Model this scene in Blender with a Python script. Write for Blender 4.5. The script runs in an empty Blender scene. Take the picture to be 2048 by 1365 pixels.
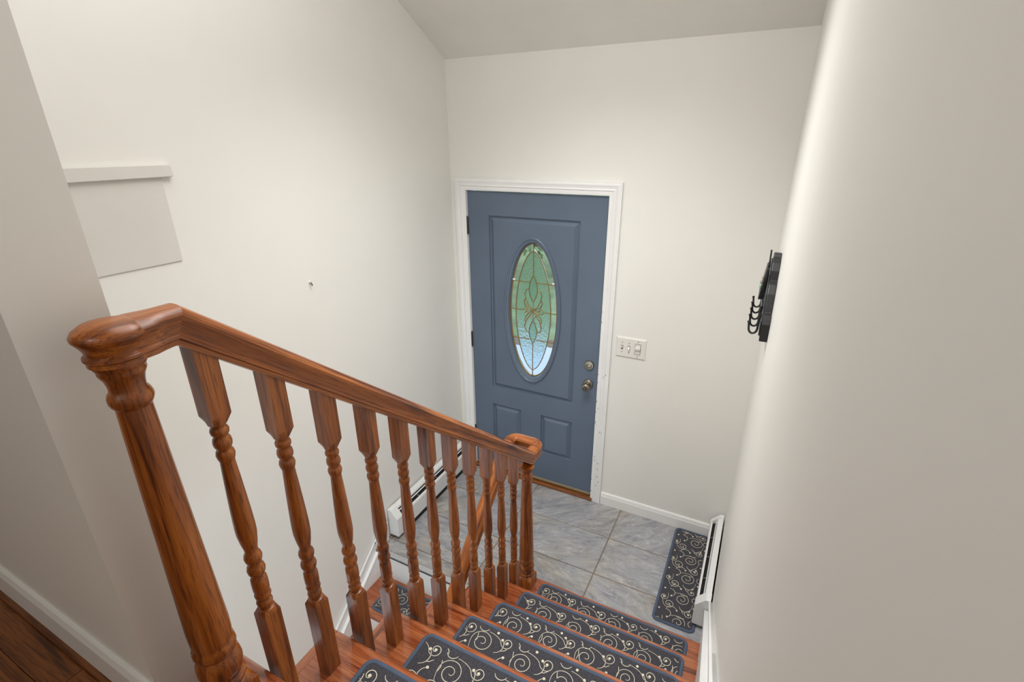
import bpy, bmesh, math, random
from mathutils import Vector, Matrix

random.seed(7)
S = bpy.context.scene
COL = S.collection
PI = math.pi

# ------------------------------------------------------------------ camera
cam_d = bpy.data.cameras.new('camera')
cam = bpy.data.objects.new('camera', cam_d)
COL.objects.link(cam)
cam_d.sensor_width = 36.0
cam_d.lens = 991.337 * 36.0 / 2048.0
cam_d.clip_start = 0.02
yaw, pitch, roll = math.radians(27.0494), math.radians(22.0251), math.radians(-0.41687)
fw = Vector((-math.sin(yaw) * math.cos(pitch), math.cos(yaw) * math.cos(pitch), -math.sin(pitch)))
rt = Vector((math.cos(yaw), math.sin(yaw), 0))
up = rt.cross(fw)
rt2 = rt * math.cos(roll) + up * math.sin(roll)
up2 = -rt * math.sin(roll) + up * math.cos(roll)
mat = Matrix((rt2, up2, -fw)).transposed().to_4x4()
mat.translation = Vector((1.71029, -2.74472, 2.33632))
cam.matrix_world = mat
S.camera = cam

# ------------------------------------------------------------------ world, lights, exposure
S.view_settings.view_transform = 'Standard'
S.view_settings.look = 'None'
S.view_settings.gamma = 1.0
S.view_settings.use_curve_mapping = False
S.view_settings.exposure = 0.09

world = bpy.data.worlds.new('sky')
S.world = world
world.use_nodes = True
wn = world.node_tree
wn.nodes.clear()
w_out = wn.nodes.new('ShaderNodeOutputWorld')
w_bg = wn.nodes.new('ShaderNodeBackground')
w_bg.inputs['Color'].default_value = (0.80, 0.90, 1.0, 1)
w_bg.inputs['Strength'].default_value = 2.4
wn.links.new(w_bg.outputs[0], w_out.inputs[0])


def point_lamp(name, loc, watts, radius, color):
    ld = bpy.data.lights.new(name, 'POINT')
    ld.energy = watts
    ld.shadow_soft_size = radius
    ld.color = color
    o = bpy.data.objects.new(name, ld)
    o.location = loc
    COL.objects.link(o)
    return o


# a ceiling light over the stairs, plus added unseen fill lights above, behind and below
def area_light(name, loc, watts, size, spread):
    ld = bpy.data.lights.new(name, 'AREA')
    ld.energy = watts
    ld.size = size
    ld.spread = math.radians(spread)
    ld.color = (1.0, 0.995, 0.985)
    o = bpy.data.objects.new(name, ld)
    o.location = loc
    COL.objects.link(o)


area_light('stair_ceiling_light', (0.85, -1.60, 3.45), 17.0, 1.3, 180)
area_light('stair_fill', (0.98, -1.15, 3.16), 16.5, 0.8, 110)  # extra area light, added to lift the lower walls
point_lamp('hall_fill', (1.0, -4.2, 3.2), 19.0, 0.25, (1.0, 0.975, 0.94))  # unseen point light, added as fill from behind the camera
point_lamp('lower_hall_fill', (0.55, -3.3, 0.55), 9.0, 0.2, (1.0, 0.985, 0.965))  # unseen point light, added to brighten the lower left wall


# ------------------------------------------------------------------ materials
def node_mat(name):
    m = bpy.data.materials.new(name)
    m.use_nodes = True
    nt = m.node_tree
    b = nt.nodes['Principled BSDF']
    return m, nt, b


def N(nt, t, **kw):
    n = nt.nodes.new(t)
    for k, v in kw.items():
        if k in n.inputs:
            n.inputs[k].default_value = v
        else:
            setattr(n, k, v)
    return n


def ramp(nt, stops):
    r = nt.nodes.new('ShaderNodeValToRGB')
    e = r.color_ramp.elements
    while len(e) < len(stops):
        e.new(0.5)
    for i, (p, c) in enumerate(stops):
        e[i].position = p
        e[i].color = (*c, 1)
    return r


def paint(name, col, rough=0.5, bump=0.05, scale=180, var=0.03, spec=0.4):
    m, nt, b = node_mat(name)
    tc = N(nt, 'ShaderNodeTexCoord')
    n1 = N(nt, 'ShaderNodeTexNoise', Scale=3.0, Detail=3.0)
    nt.links.new(tc.outputs['Object'], n1.inputs['Vector'])
    lo = tuple(c * (1 - var) for c in col)
    hi = tuple(min(1, c * (1 + var)) for c in col)
    r = ramp(nt, [(0.3, lo), (0.7, hi)])
    nt.links.new(n1.outputs['Fac'], r.inputs['Fac'])
    nt.links.new(r.outputs['Color'], b.inputs['Base Color'])
    b.inputs['Roughness'].default_value = rough
    b.inputs['Specular IOR Level'].default_value = spec
    if bump:
        n2 = N(nt, 'ShaderNodeTexNoise', Scale=float(scale), Detail=2.0)
        nt.links.new(tc.outputs['Object'], n2.inputs['Vector'])
        bp = N(nt, 'ShaderNodeBump', Strength=bump, Distance=0.004)
        nt.links.new(n2.outputs['Fac'], bp.inputs['Height'])
        nt.links.new(bp.outputs['Normal'], b.inputs['Normal'])
    return m


def wood(name, dark, mid, light, rot=(0, 0, 0), rough=0.36, coat=0.14, across=40.0, along=2.2):
    """stained oak; the grain runs along local X after undoing rot"""
    m, nt, b = node_mat(name)
    tc = N(nt, 'ShaderNodeTexCoord')
    oi = N(nt, 'ShaderNodeObjectInfo')
    mul = N(nt, 'ShaderNodeMath', operation='MULTIPLY')
    mul.inputs[1].default_value = 37.0
    nt.links.new(oi.outputs['Random'], mul.inputs[0])
    r0 = N(nt, 'ShaderNodeMapping')
    r0.inputs['Rotation'].default_value = rot
    nt.links.new(tc.outputs['Object'], r0.inputs['Vector'])
    nt.links.new(mul.outputs[0], r0.inputs['Location'])
    mp = N(nt, 'ShaderNodeMapping')
    mp.inputs['Scale'].default_value = (along, across, across)
    nt.links.new(r0.outputs[0], mp.inputs['Vector'])
    n1 = N(nt, 'ShaderNodeTexNoise', Scale=1.0, Detail=4.0, Roughness=0.6, Distortion=0.9)
    nt.links.new(mp.outputs[0], n1.inputs['Vector'])
    r = ramp(nt, [(0.31, dark), (0.45, mid), (0.68, light)])
    nt.links.new(n1.outputs['Fac'], r.inputs['Fac'])
    mp2 = N(nt, 'ShaderNodeMapping')
    mp2.inputs['Scale'].default_value = (along * 6, across * 9, across * 9)
    nt.links.new(r0.outputs[0], mp2.inputs['Vector'])
    n2 = N(nt, 'ShaderNodeTexNoise', Scale=1.0, Detail=2.0)
    nt.links.new(mp2.outputs[0], n2.inputs['Vector'])
    r2 = ramp(nt, [(0.34, (0.35, 0.3, 0.28)), (0.48, (1, 1, 1))])
    nt.links.new(n2.outputs['Fac'], r2.inputs['Fac'])
    mx = N(nt, 'ShaderNodeMix', data_type='RGBA', blend_type='MULTIPLY')
    mx.inputs['Factor'].default_value = 0.75
    nt.links.new(r.outputs['Color'], mx.inputs[6])
    nt.links.new(r2.outputs['Color'], mx.inputs[7])
    nt.links.new(mx.outputs[2], b.inputs['Base Color'])
    b.inputs['Roughness'].default_value = rough
    b.inputs['Coat Weight'].default_value = coat
    b.inputs['Coat Roughness'].default_value = 0.12
    bp = N(nt, 'ShaderNodeBump', Strength=0.12, Distance=0.001)
    nt.links.new(n2.outputs['Fac'], bp.inputs['Height'])
    nt.links.new(bp.outputs['Normal'], b.inputs['Normal'])
    return m


def plain(name, col, rough=0.5, metal=0.0, spec=0.5):
    m, nt, b = node_mat(name)
    tc = N(nt, 'ShaderNodeTexCoord')
    n1 = N(nt, 'ShaderNodeTexNoise', Scale=40.0, Detail=2.0)
    nt.links.new(tc.outputs['Object'], n1.inputs['Vector'])
    r = ramp(nt, [(0.3, tuple(c * 0.93 for c in col)), (0.7, tuple(min(1, c * 1.05) for c in col))])
    nt.links.new(n1.outputs['Fac'], r.inputs['Fac'])
    nt.links.new(r.outputs['Color'], b.inputs['Base Color'])
    b.inputs['Roughness'].default_value = rough
    b.inputs['Metallic'].default_value = metal
    b.inputs['Specular IOR Level'].default_value = spec
    return m


M_WALL = paint('wall_paint', (0.842, 0.826, 0.778), rough=0.45, bump=0.015, var=0.012)
M_CEIL = paint('ceiling_paint', (0.85, 0.835, 0.79), rough=0.7, bump=0.05)
M_PANEL = paint('panel_paint', (0.70, 0.68, 0.63), rough=0.55, bump=0.03)
M_TRIM = paint('trim_paint', (0.86, 0.855, 0.84), rough=0.35, bump=0.02, scale=60)
M_DOOR = paint('door_paint', (0.115, 0.152, 0.207), rough=0.38, bump=0.03, scale=90, var=0.06, spec=0.35)
OAK = ((0.062, 0.012, 0.002), (0.265, 0.068, 0.008), (0.46, 0.142, 0.021))
M_OAK_Z = wood('oak_upright', *OAK, rot=(0, PI / 2, 0))
M_OAK_X = wood('oak_across', *OAK)
M_OAK_RAIL = wood('oak_rail', *OAK, rot=(0, 0, PI / 2))
TREAD = ((0.09, 0.016, 0.005), (0.31, 0.074, 0.022), (0.48, 0.158, 0.058))
M_TREAD = wood('tread_oak', *TREAD, rough=0.2, coat=0.8)
M_TREAD_Y = wood('tread_oak_return', *TREAD, rot=(0, 0, PI / 2), rough=0.2, coat=0.8)
M_PLANK = wood('floor_oak', (0.07, 0.018, 0.003), (0.22, 0.068, 0.013), (0.32, 0.115, 0.026), rough=0.3, coat=0.2)
M_HEATER = paint('heater_enamel', (0.76, 0.755, 0.745), rough=0.3, bump=0)
M_DARK = plain('shade_and_joint_black', (0.012, 0.012, 0.013), rough=0.8)  # near-black for plank joints and for shade painted into gaps
M_FIN = plain('heater_fin_metal', (0.25, 0.25, 0.26), rough=0.5, metal=0.8)
M_NICKEL = plain('satin_nickel', (0.30, 0.265, 0.21), rough=0.32, metal=1.0)
M_BRASS = plain('aged_brass', (0.30, 0.185, 0.06), rough=0.45, metal=0.6)
M_HINGE = plain('hinge_bronze', (0.10, 0.085, 0.06), rough=0.4, metal=0.8)
M_IRON = plain('black_iron', (0.012, 0.012, 0.013), rough=0.42)
M_IRON2 = plain('worn_iron', (0.035, 0.04, 0.042), rough=0.5)
M_PLATE = paint('switch_plastic', (0.78, 0.76, 0.71), rough=0.3, bump=0)
M_SLOT = plain('switch_slot', (0.20, 0.18, 0.15), rough=0.5)
M_GROUT = paint('grout', (0.20, 0.145, 0.10), rough=0.9, bump=0.2, scale=300, var=0.1)
M_EDGE = plain('tile_edge_trim', (0.40, 0.405, 0.41), rough=0.5)
M_BIND = plain('mat_binding', (0.085, 0.112, 0.165), rough=0.9, spec=0.1)
M_SCROLL = plain('scroll_yarn', (0.70, 0.65, 0.51), rough=0.95, spec=0.1)
M_GREEN = plain('flower_green', (0.22, 0.36, 0.25), rough=0.6)
M_PINK = plain('flower_pink', (0.55, 0.36, 0.32), rough=0.6)
M_SILL = plain('sill_strip', (0.34, 0.27, 0.16), rough=0.5, metal=0.3)


def mat_pile():
    m, nt, b = node_mat('mat_pile')
    tc = N(nt, 'ShaderNodeTexCoord')
    mp = N(nt, 'ShaderNodeMapping')
    mp.inputs['Scale'].default_value = (260, 520, 260)
    nt.links.new(tc.outputs['Object'], mp.inputs['Vector'])
    n1 = N(nt, 'ShaderNodeTexNoise', Scale=1.0, Detail=3.0)
    nt.links.new(mp.outputs[0], n1.inputs['Vector'])
    r = ramp(nt, [(0.3, (0.022, 0.021, 0.025)), (0.7, (0.085, 0.083, 0.098))])
    nt.links.new(n1.outputs['Fac'], r.inputs['Fac'])
    nt.links.new(r.outputs['Color'], b.inputs['Base Color'])
    b.inputs['Roughness'].default_value = 0.95
    b.inputs['Specular IOR Level'].default_value = 0.1
    b.inputs['Sheen Weight'].default_value = 0.25
    b.inputs['Sheen Roughness'].default_value = 0.5
    bp = N(nt, 'ShaderNodeBump', Strength=0.5, Distance=0.002)
    nt.links.new(n1.outputs['Fac'], bp.inputs['Height'])
    nt.links.new(bp.outputs['Normal'], b.inputs['Normal'])
    return m


M_PILE = mat_pile()


def tile_mat():
    m, nt, b = node_mat('slate_tile')
    tc = N(nt, 'ShaderNodeTexCoord')
    oi = N(nt, 'ShaderNodeObjectInfo')
    sc = N(nt, 'ShaderNodeMath', operation='MULTIPLY')
    sc.inputs[1].default_value = 61.0
    nt.links.new(oi.outputs['Random'], sc.inputs[0])
    ang = N(nt, 'ShaderNodeMapRange')
    ang.inputs[3].default_value = -1.1
    ang.inputs[4].default_value = 0.5
    nt.links.new(oi.outputs['Random'], ang.inputs[0])
    vr = N(nt, 'ShaderNodeVectorRotate', rotation_type='Z_AXIS')
    nt.links.new(tc.outputs['Object'], vr.inputs['Vector'])
    nt.links.new(ang.outputs[0], vr.inputs['Angle'])
    add = N(nt, 'ShaderNodeVectorMath', operation='ADD')
    nt.links.new(vr.outputs[0], add.inputs[0])
    nt.links.new(sc.outputs[0], add.inputs[1])
    mp = N(nt, 'ShaderNodeMapping')
    mp.inputs['Scale'].default_value = (5.0, 19.0, 1.0)
    nt.links.new(add.outputs[0], mp.inputs['Vector'])
    n1 = N(nt, 'ShaderNodeTexNoise', Scale=1.0, Detail=12.0, Roughness=0.74, Distortion=1.1)
    nt.links.new(mp.outputs[0], n1.inputs['Vector'])
    r = ramp(nt, [(0.24, (0.10, 0.10, 0.105)), (0.39, (0.25, 0.255, 0.27)), (0.50, (0.34, 0.342, 0.355)),
                  (0.61, (0.40, 0.395, 0.38)), (0.74, (0.64, 0.635, 0.62))])
    nt.links.new(n1.outputs['Fac'], r.inputs['Fac'])
    n3 = N(nt, 'ShaderNodeTexNoise', Scale=3.2, Detail=3.0)
    nt.links.new(add.outputs[0], n3.inputs['Vector'])
    r3 = ramp(nt, [(0.44, (0.95, 0.95, 0.97)), (0.68, (0.93, 0.84, 0.72))])
    nt.links.new(n3.outputs['Fac'], r3.inputs['Fac'])
    mx = N(nt, 'ShaderNodeMix', data_type='RGBA', blend_type='MULTIPLY')
    mx.inputs['Factor'].default_value = 0.8
    nt.links.new(r.outputs['Color'], mx.inputs[6])
    nt.links.new(r3.outputs['Color'], mx.inputs[7])
    # thin pale veins and a few dark splits
    mp4 = N(nt, 'ShaderNodeMapping')
    mp4.inputs['Scale'].default_value = (2.2, 6.5, 1.0)
    nt.links.new(add.outputs[0], mp4.inputs['Vector'])
    n4 = N(nt, 'ShaderNodeTexNoise', Scale=1.0, Detail=7.0, Roughness=0.62, Distortion=1.8)
    nt.links.new(mp4.outputs[0], n4.inputs['Vector'])
    r4 = ramp(nt, [(0.400, (1, 1, 1)), (0.408, (0.52, 0.50, 0.48)), (0.416, (1, 1, 1)), (0.535, (1, 1, 1)), (0.552, (1.42, 1.42, 1.40)), (0.566, (1, 1, 1))])
    nt.links.new(n4.outputs['Fac'], r4.inputs['Fac'])
    mx4 = N(nt, 'ShaderNodeMix', data_type='RGBA', blend_type='MULTIPLY')
    mx4.inputs['Factor'].default_value = 1.0
    nt.links.new(mx.outputs[2], mx4.inputs[6])
    nt.links.new(r4.outputs['Color'], mx4.inputs[7])
    nt.links.new(mx4.outputs[2], b.inputs['Base Color'])
    b.inputs['Roughness'].default_value = 0.38
    bp = N(nt, 'ShaderNodeBump', Strength=0.35, Distance=0.006)
    nt.links.new(n1.outputs['Fac'], bp.inputs['Height'])
    nt.links.new(bp.outputs['Normal'], b.inputs['Normal'])
    return m


M_TILE = tile_mat()


def glass(name, tint, rough, bump, scale):
    m = bpy.data.materials.new(name)
    m.use_nodes = True
    nt = m.node_tree
    nt.nodes.clear()
    out = N(nt, 'ShaderNodeOutputMaterial')
    g = N(nt, 'ShaderNodeBsdfGlass', Roughness=rough, IOR=1.45)
    g.inputs['Color'].default_value = (*tint, 1)
    if bump:
        tc = N(nt, 'ShaderNodeTexCoord')
        n = N(nt, 'ShaderNodeTexNoise', Scale=scale, Detail=2.0)
        nt.links.new(tc.outputs['Object'], n.inputs['Vector'])
        b = N(nt, 'ShaderNodeBump', Strength=bump, Distance=0.004)
        nt.links.new(n.outputs['Fac'], b.inputs['Height'])
        nt.links.new(b.outputs[0], g.inputs['Normal'])
    nt.links.new(g.outputs[0], out.inputs[0])
    return m


G_TEX = glass('glue_chip_glass', (0.84, 0.93, 0.91), 0.03, 0.9, 75.0)
G_CLEAR = glass('bevel_glass', (0.95, 0.98, 0.97), 0.0, 0.0, 1.0)
G_LEAF = glass('leaf_glass', (0.84, 0.93, 0.89), 0.12, 0.1, 60.0)

# ------------------------------------------------------------------ mesh helpers
ROOT_LOC = {}


class MB:
    def __init__(self):
        self.v, self.f, self.m = [], [], []

    def add(self, vs, fs):
        o = len(self.v)
        self.v += [tuple(p) for p in vs]
        self.f += [tuple(i + o for i in f) for f in fs]

    def box(self, x0, x1, y0, y1, z0, z1):
        v = [(x, y, z) for z in (z0, z1) for y in (y0, y1) for x in (x0, x1)]
        self.add(v, [(0, 2, 3, 1), (4, 5, 7, 6), (0, 1, 5, 4), (2, 6, 7, 3), (0, 4, 6, 2), (1, 3, 7, 5)])
        return self

    def loft(self, rings, closed=True, caps=True):
        n = len(rings[0])
        vs = [p for r in rings for p in r]
        fs = []
        for i in range(len(rings) - 1):
            for j in range(n if closed else n - 1):
                k = (j + 1) % n
                fs.append((i * n + j, i * n + k, (i + 1) * n + k, (i + 1) * n + j))
        if caps:
            fs.append(tuple(range(n - 1, -1, -1)))
            fs.append(tuple((len(rings) - 1) * n + j for j in range(n)))
        self.add(vs, fs)
        return self

    def prism(self, poly, axis, a, b):
        """extrude a 2D polygon along an axis from a to b"""
        def p3(p, t):
            return {'x': (t, p[0], p[1]), 'y': (p[0], t, p[1]), 'z': (p[0], p[1], t)}[axis]
        return self.loft([[p3(p, a) for p in poly], [p3(p, b) for p in poly]])

    def lathe(self, prof, cx, cy, seg=20):
        rings = []
        for r, z in prof:
            rings.append([(cx + r * math.cos(2 * PI * j / seg), cy + r * math.sin(2 * PI * j / seg), z) for j in range(seg)])
        return self.loft(rings)

    def tube(self, pts, r, seg=8, closed=False):
        pts = [Vector(p) for p in pts]
        rings = []
        n = len(pts)
        ref = None
        for i, p in enumerate(pts):
            if closed:
                t = (pts[(i + 1) % n] - pts[i - 1]).normalized()
            else:
                t = (pts[min(i + 1, n - 1)] - pts[max(i - 1, 0)]).normalized()
            if ref is None:
                ref = t.orthogonal().normalized()
            ref = (ref - t * ref.dot(t)).normalized()
            bi = t.cross(ref)
            rr = r[i] if isinstance(r, (list, tuple)) else r
            rings.append([tuple(p + (ref * math.cos(2 * PI * j / seg) + bi * math.sin(2 * PI * j / seg)) * rr) for j in range(seg)])
        if closed:
            rings.append(rings[0])
        return self.loft(rings, caps=not closed)

    def ball(self, c, r, seg=10, ring=6, sq=(1, 1, 1)):
        prof = [(max(1e-4, r * math.sin(PI * i / ring)), -r * math.cos(PI * i / ring)) for i in range(ring + 1)]
        rings = [[(c[0] + q * math.cos(2 * PI * j / seg) * sq[0], c[1] + q * math.sin(2 * PI * j / seg) * sq[1], c[2] + z * sq[2])
                  for j in range(seg)] for q, z in prof]
        return self.loft(rings)

    def build(self, name, material, parent=None, smooth=False, bevel=0.0, seg=2, sharp=35):
        me = bpy.data.meshes.new(name)
        off = ROOT_LOC.get(parent.name, Vector()) if parent else Vector()
        me.from_pydata([tuple(Vector(p) - off) for p in self.v], [], self.f)
        me.materials.append(material)
        bm = bmesh.new()
        bm.from_mesh(me)
        bmesh.ops.recalc_face_normals(bm, faces=bm.faces)
        bm.to_mesh(me)
        bm.free()
        if smooth:
            me.polygons.foreach_set('use_smooth', [True] * len(me.polygons))
            me.set_sharp_from_angle(angle=math.radians(sharp))
        o = bpy.data.objects.new(name, me)
        COL.objects.link(o)
        if parent:
            o.parent = parent
            ROOT_LOC[o.name] = off
        if bevel:
            md = o.modifiers.new('bevel', 'BEVEL')
            md.width = bevel
            md.segments = seg
            md.limit_method = 'ANGLE'
            md.angle_limit = math.radians(40)
        return o


def empty(name, loc):
    o = bpy.data.objects.new(name, None)
    o.location = loc
    o.empty_display_size = 0.1
    COL.objects.link(o)
    ROOT_LOC[o.name] = Vector(loc)
    return o


def tag(o, label, cat, group=None, kind=None):
    o['label'] = label
    o['category'] = cat
    if group:
        o['group'] = group
    if kind:
        o['kind'] = kind
    return o


def struct(o, label, cat):
    return tag(o, label, cat, kind='structure')


# ------------------------------------------------------------------ dimensions (metres, landing floor = 0)
XL, XR = -0.116, 1.774
H, RUN, Y1 = 0.18, 0.2333, -0.928
NOSE = lambda k: Y1 - RUN * (k - 1)
ZU = 7 * H                       # upper floor
YC0, YC1 = -2.368, -2.490        # the cross wall
XE = 0.800                       # its end
CS = 0.543                       # ceiling slope
ZC = 2.775
YRIDGE = -3.0
YB, XHL = -5.6, -3.0
ZLOW = -1.28
T = 0.12

# ------------------------------------------------------------------ room shell
zr = ZC - CS * YRIDGE
b = MB()
b.prism([(0.0, ZLOW), (0.0, ZC), (-2.42, ZC + CS * 2.42), (-2.42, ZU - 0.29), (-2.9, ZU - 0.29), (-2.9, ZLOW)], 'x', XL - T, XL)
struct(b.build('wall_left', M_WALL), 'tall off-white painted wall left of the stairs, with a patched panel', 'wall')

b = MB()
zb = zr - 0.4 * (YRIDGE - YB) if False else zr - CS * (YRIDGE - YB)
b.prism([(T, ZLOW), (T, ZC), (0, ZC), (YRIDGE, zr), (YB, zb), (YB, ZLOW)], 'x', XR, XR + T)
struct(b.build('wall_right', M_WALL), 'long blank cream wall running down the right side of the stairs', 'wall')

DX0, DX1, DZ1 = -0.02, 0.93, 2.068
b = MB()
b.box(XL - T, DX0, 0, T, ZLOW, ZC)
b.box(DX1, XR, 0, T, ZLOW, ZC)
b.box(DX0, DX1, 0, T, DZ1, ZC)
b.box(DX0, DX1, 0, T, ZLOW, 0.0)
struct(b.build('wall_front', M_WALL), 'cream entry wall around the blue front door', 'wall')

b = MB()
b.prism([(YC0, ZU - 0.3), (YC0, ZC - CS * YC0), (YC1, ZC - CS * YC1), (YC1, ZU - 0.3)], 'x', XL, XE)
b.prism([(YC0, ZU), (YC0, ZC - CS * YC0), (YC1, ZC - CS * YC1), (YC1, ZU)], 'x', XHL, XL)
struct(b.build('wall_partition', M_WALL), 'short grey-cream partition wall end beside the upper newel post', 'wall')

b = MB()
b.box(XHL - T, XR + T, YB - T, YB, ZU - 0.3, zb + 0.3)
struct(b.build('wall_back', M_WALL), 'cream hall wall behind the stairhead', 'wall')
b = MB()
b.prism([(YC0, ZU), (YC0, ZC - CS * YC0), (YRIDGE, zr), (YB, zb), (YB, ZU)], 'x', XHL - T, XHL)
struct(b.build('wall_hall', M_WALL), 'cream wall at the far left end of the upper hall', 'wall')

b = MB()
b.prism([(T, ZC - CS * T), (YRIDGE, zr), (YB - T, zb - CS * T), (YB - T, zb + T), (YRIDGE, zr + T), (T, ZC + T)], 'x', XHL - T, XR + T)
struct(b.build('ceiling', M_CEIL), 'sloping off-white vaulted ceiling above the entry', 'ceiling')

# lower hall floor and the wall under the upper flight
b = MB()
b.box(XL - T, XR, -4.2, -0.0, ZLOW - 0.1, ZLOW)
struct(b.build('floor_lower', M_PLANK), 'dark wood floor at the foot of the lower flight', 'floor')

# ------------------------------------------------------------------ upper floor with planks
b = MB()
b.box(XHL, XE + 0.0, YB, YC0, ZU - 0.28, ZU - 0.012)
b.box(XE, XR, YB, NOSE(7) - 0.03, ZU - 0.28, ZU - 0.012)
fu = struct(b.build('floor_upper', M_DARK), 'dark reddish oak strip floor of the upper hall', 'floor')
W_PL = 0.062
yy = YC1 - 0.024
i = 0
while yy > -3.6:
    x = XHL + random.uniform(0.0, 0.6) - 0.6
    first = True
    while x < XR:
        L = random.uniform(0.7, 1.5)
        x0, x1 = max(x, XHL), min(x + L, XR)
        if x1 - x0 > 0.08:
            MB().box(x0 + .0008, x1 - .0008, yy - W_PL + .0012, yy, ZU - 0.012, ZU).build('plank', M_PLANK, fu)
        x += L
    yy -= W_PL
    i += 1
MB().box(XHL, XR, YB, yy, ZU - 0.012, ZU).build('plank_field', M_PLANK, fu)
MB().box(XHL, XE, YC1 - 0.0235, YC1 - 0.012, ZU - 0.012, ZU + 0.012).build('shoe_moulding', M_PLANK, fu)

b = MB()
b.prism([(YC1, ZU), (YC1, ZU + 0.10), (YC1 - 0.008, ZU + 0.10), (YC1 - 0.013, ZU + 0.085), (YC1 - 0.013, ZU)], 'x', XHL, XE - 0.002)
struct(b.build('baseboard_hall', M_TRIM), 'scuffed white baseboard of the partition wall on the oak floor', 'baseboard')

# ------------------------------------------------------------------ landing: slab, tiles, trim
YLE = -1.030       # edge of the landing over the lower flight
XS = 0.83          # outer face of the wall under the upper flight
b = MB()
b.box(XL, XS, YLE + 0.012, 0.0, -0.22, -0.004)
b.box(XS, XR, -0.955, 0.0, -0.22, -0.004)
fl = struct(b.build('floor_landing', M_GROUT), 'grey slate-look tiled landing inside the front door', 'floor')
xs = [XL + 0.004, -0.094, 0.525, 1.139, XR - 0.004]
ys = [-0.004, -0.297, -0.607, -0.914, YLE + 0.0255]
for ci in range(4):
    for ri in range(4):
        x0, x1 = xs[ci] + 0.0025, xs[ci + 1] - 0.0025
        y1, y0 = ys[ri] - 0.0025, ys[ri + 1] + 0.0025
        if x0 > 0.8 and ri == 3:
            y0 = -0.95
        tb = MB()
        cx, cy = (x0 + x1) / 2, (y0 + y1) / 2
        dz = random.uniform(-0.0006, 0.0006)
        w, l, c = (x1 - x0) / 2, (y1 - y0) / 2, 0.003
        tb.loft([[(-w, -l, -.006), (w, -l, -.006), (w, l, -.006), (-w, l, -.006)],
                 [(-w, -l, -.0025), (w, -l, -.0025), (w, l, -.0025), (-w, l, -.0025)],
                 [(-w + c, -l + c, 0), (w - c, -l + c, 0), (w - c, l - c, 0), (-w + c, l - c, 0)]])
        o = tb.build('tile', M_TILE, fl)
        o.location = (cx, cy, dz)
MB().box(XL + 0.002, XS, YLE - 0.005, YLE + 0.026, -0.012, 0.0015).build('edge_trim', M_EDGE, fl, bevel=0.003)
MB().box(XL + 0.002, XS, YLE - 0.002, YLE + 0.011, -0.024, -0.012).build('edge_shade', M_DARK, fl)  # black strip painting in the shade under the edge trim

# ------------------------------------------------------------------ front door
door = empty('door_1', (0.455, 0.0, 0.0))
struct(door, 'slate-blue front door with an oval leaded glass light', 'door')
SY = 0.004                        # slab face plane
ZD0, ZD1, WD = 0.050, 2.046, 0.910


def rect_loop(x0, x1, z0, z1, y, n=16):
    pts = []
    for i in range(n):
        pts.append((x0 + (x1 - x0) * i / n, y, z0))
    for i in range(n):
        pts.append((x1, y, z0 + (z1 - z0) * i / n))
    for i in range(n):
        pts.append((x1 - (x1 - x0) * i / n, y, z1))
    for i in range(n):
        pts.append((x0, y, z1 - (z1 - z0) * i / n))
    return pts


OX, OZ, OA, OB = 0.454, 1.303, 0.166, 0.452


def oval_loop(a, bb, y, n=64):
    # starts at lower-left like rect_loop
    return [(OX + a * math.cos(-0.75 * PI + 2 * PI * i / n), y, OZ + bb * math.sin(-0.75 * PI + 2 * PI * i / n)) for i in range(n)]


def panel_loops(x0, x1, z0, z1):
    prof = [(0.0, 0.0), (0.0035, 0.011), (0.010, 0.013), (0.015, 0.010), (0.030, 0.001), (0.034, -0.003), (0.040, -0.003)]
    return [rect_loop(x0 + d, x1 - d, z0 + d, z1 - d, SY + h) for d, h in prof]


b = MB()
bx = [0, 0.150, 0.376, 0.527, 0.754, WD]
bz = [ZD0, 0.268, 0.574, 0.714, 1.906, ZD1]
quads = []
for (x0, x1, z0, z1) in [(0, WD, ZD0, 0.268), (0, 0.150, 0.268, 0.574), (0.376, 0.527, 0.268, 0.574), (0.754, WD, 0.268, 0.574),
                         (0, WD, 0.574, 0.714), (0, 0.150, 0.714, 1.906), (0.754, WD, 0.714, 1.906), (0, WD, 1.906, ZD1)]:
    b.add([(x0, SY, z0), (x1, SY, z0), (x1, SY, z1), (x0, SY, z1)], [(0, 1, 2, 3)])
for r_ in [(0.150, 0.376, 0.268, 0.574), (0.527, 0.754, 0.268, 0.574)]:
    L = panel_loops(*r_)
    b.loft(L, caps=False)
    n = len(L[0])
    b.add(L[-1], [tuple(range(n))])
L = panel_loops(0.150, 0.754, 0.714, 1.906)
b.loft(L + [oval_loop(0.200, 0.492, SY - 0.003), oval_loop(0.1985, 0.4905, SY - 0.010), oval_loop(0.193, 0.485, SY - 0.0145),
            oval_loop(0.187, 0.478, SY - 0.0135), oval_loop(0.183, 0.473, SY - 0.0085), oval_loop(0.178, 0.468, SY - 0.008),
            oval_loop(0.172, 0.460, SY - 0.005), oval_loop(0.167, 0.453, SY + 0.008), oval_loop(0.167, 0.453, SY + 0.04)], caps=False)
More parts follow.
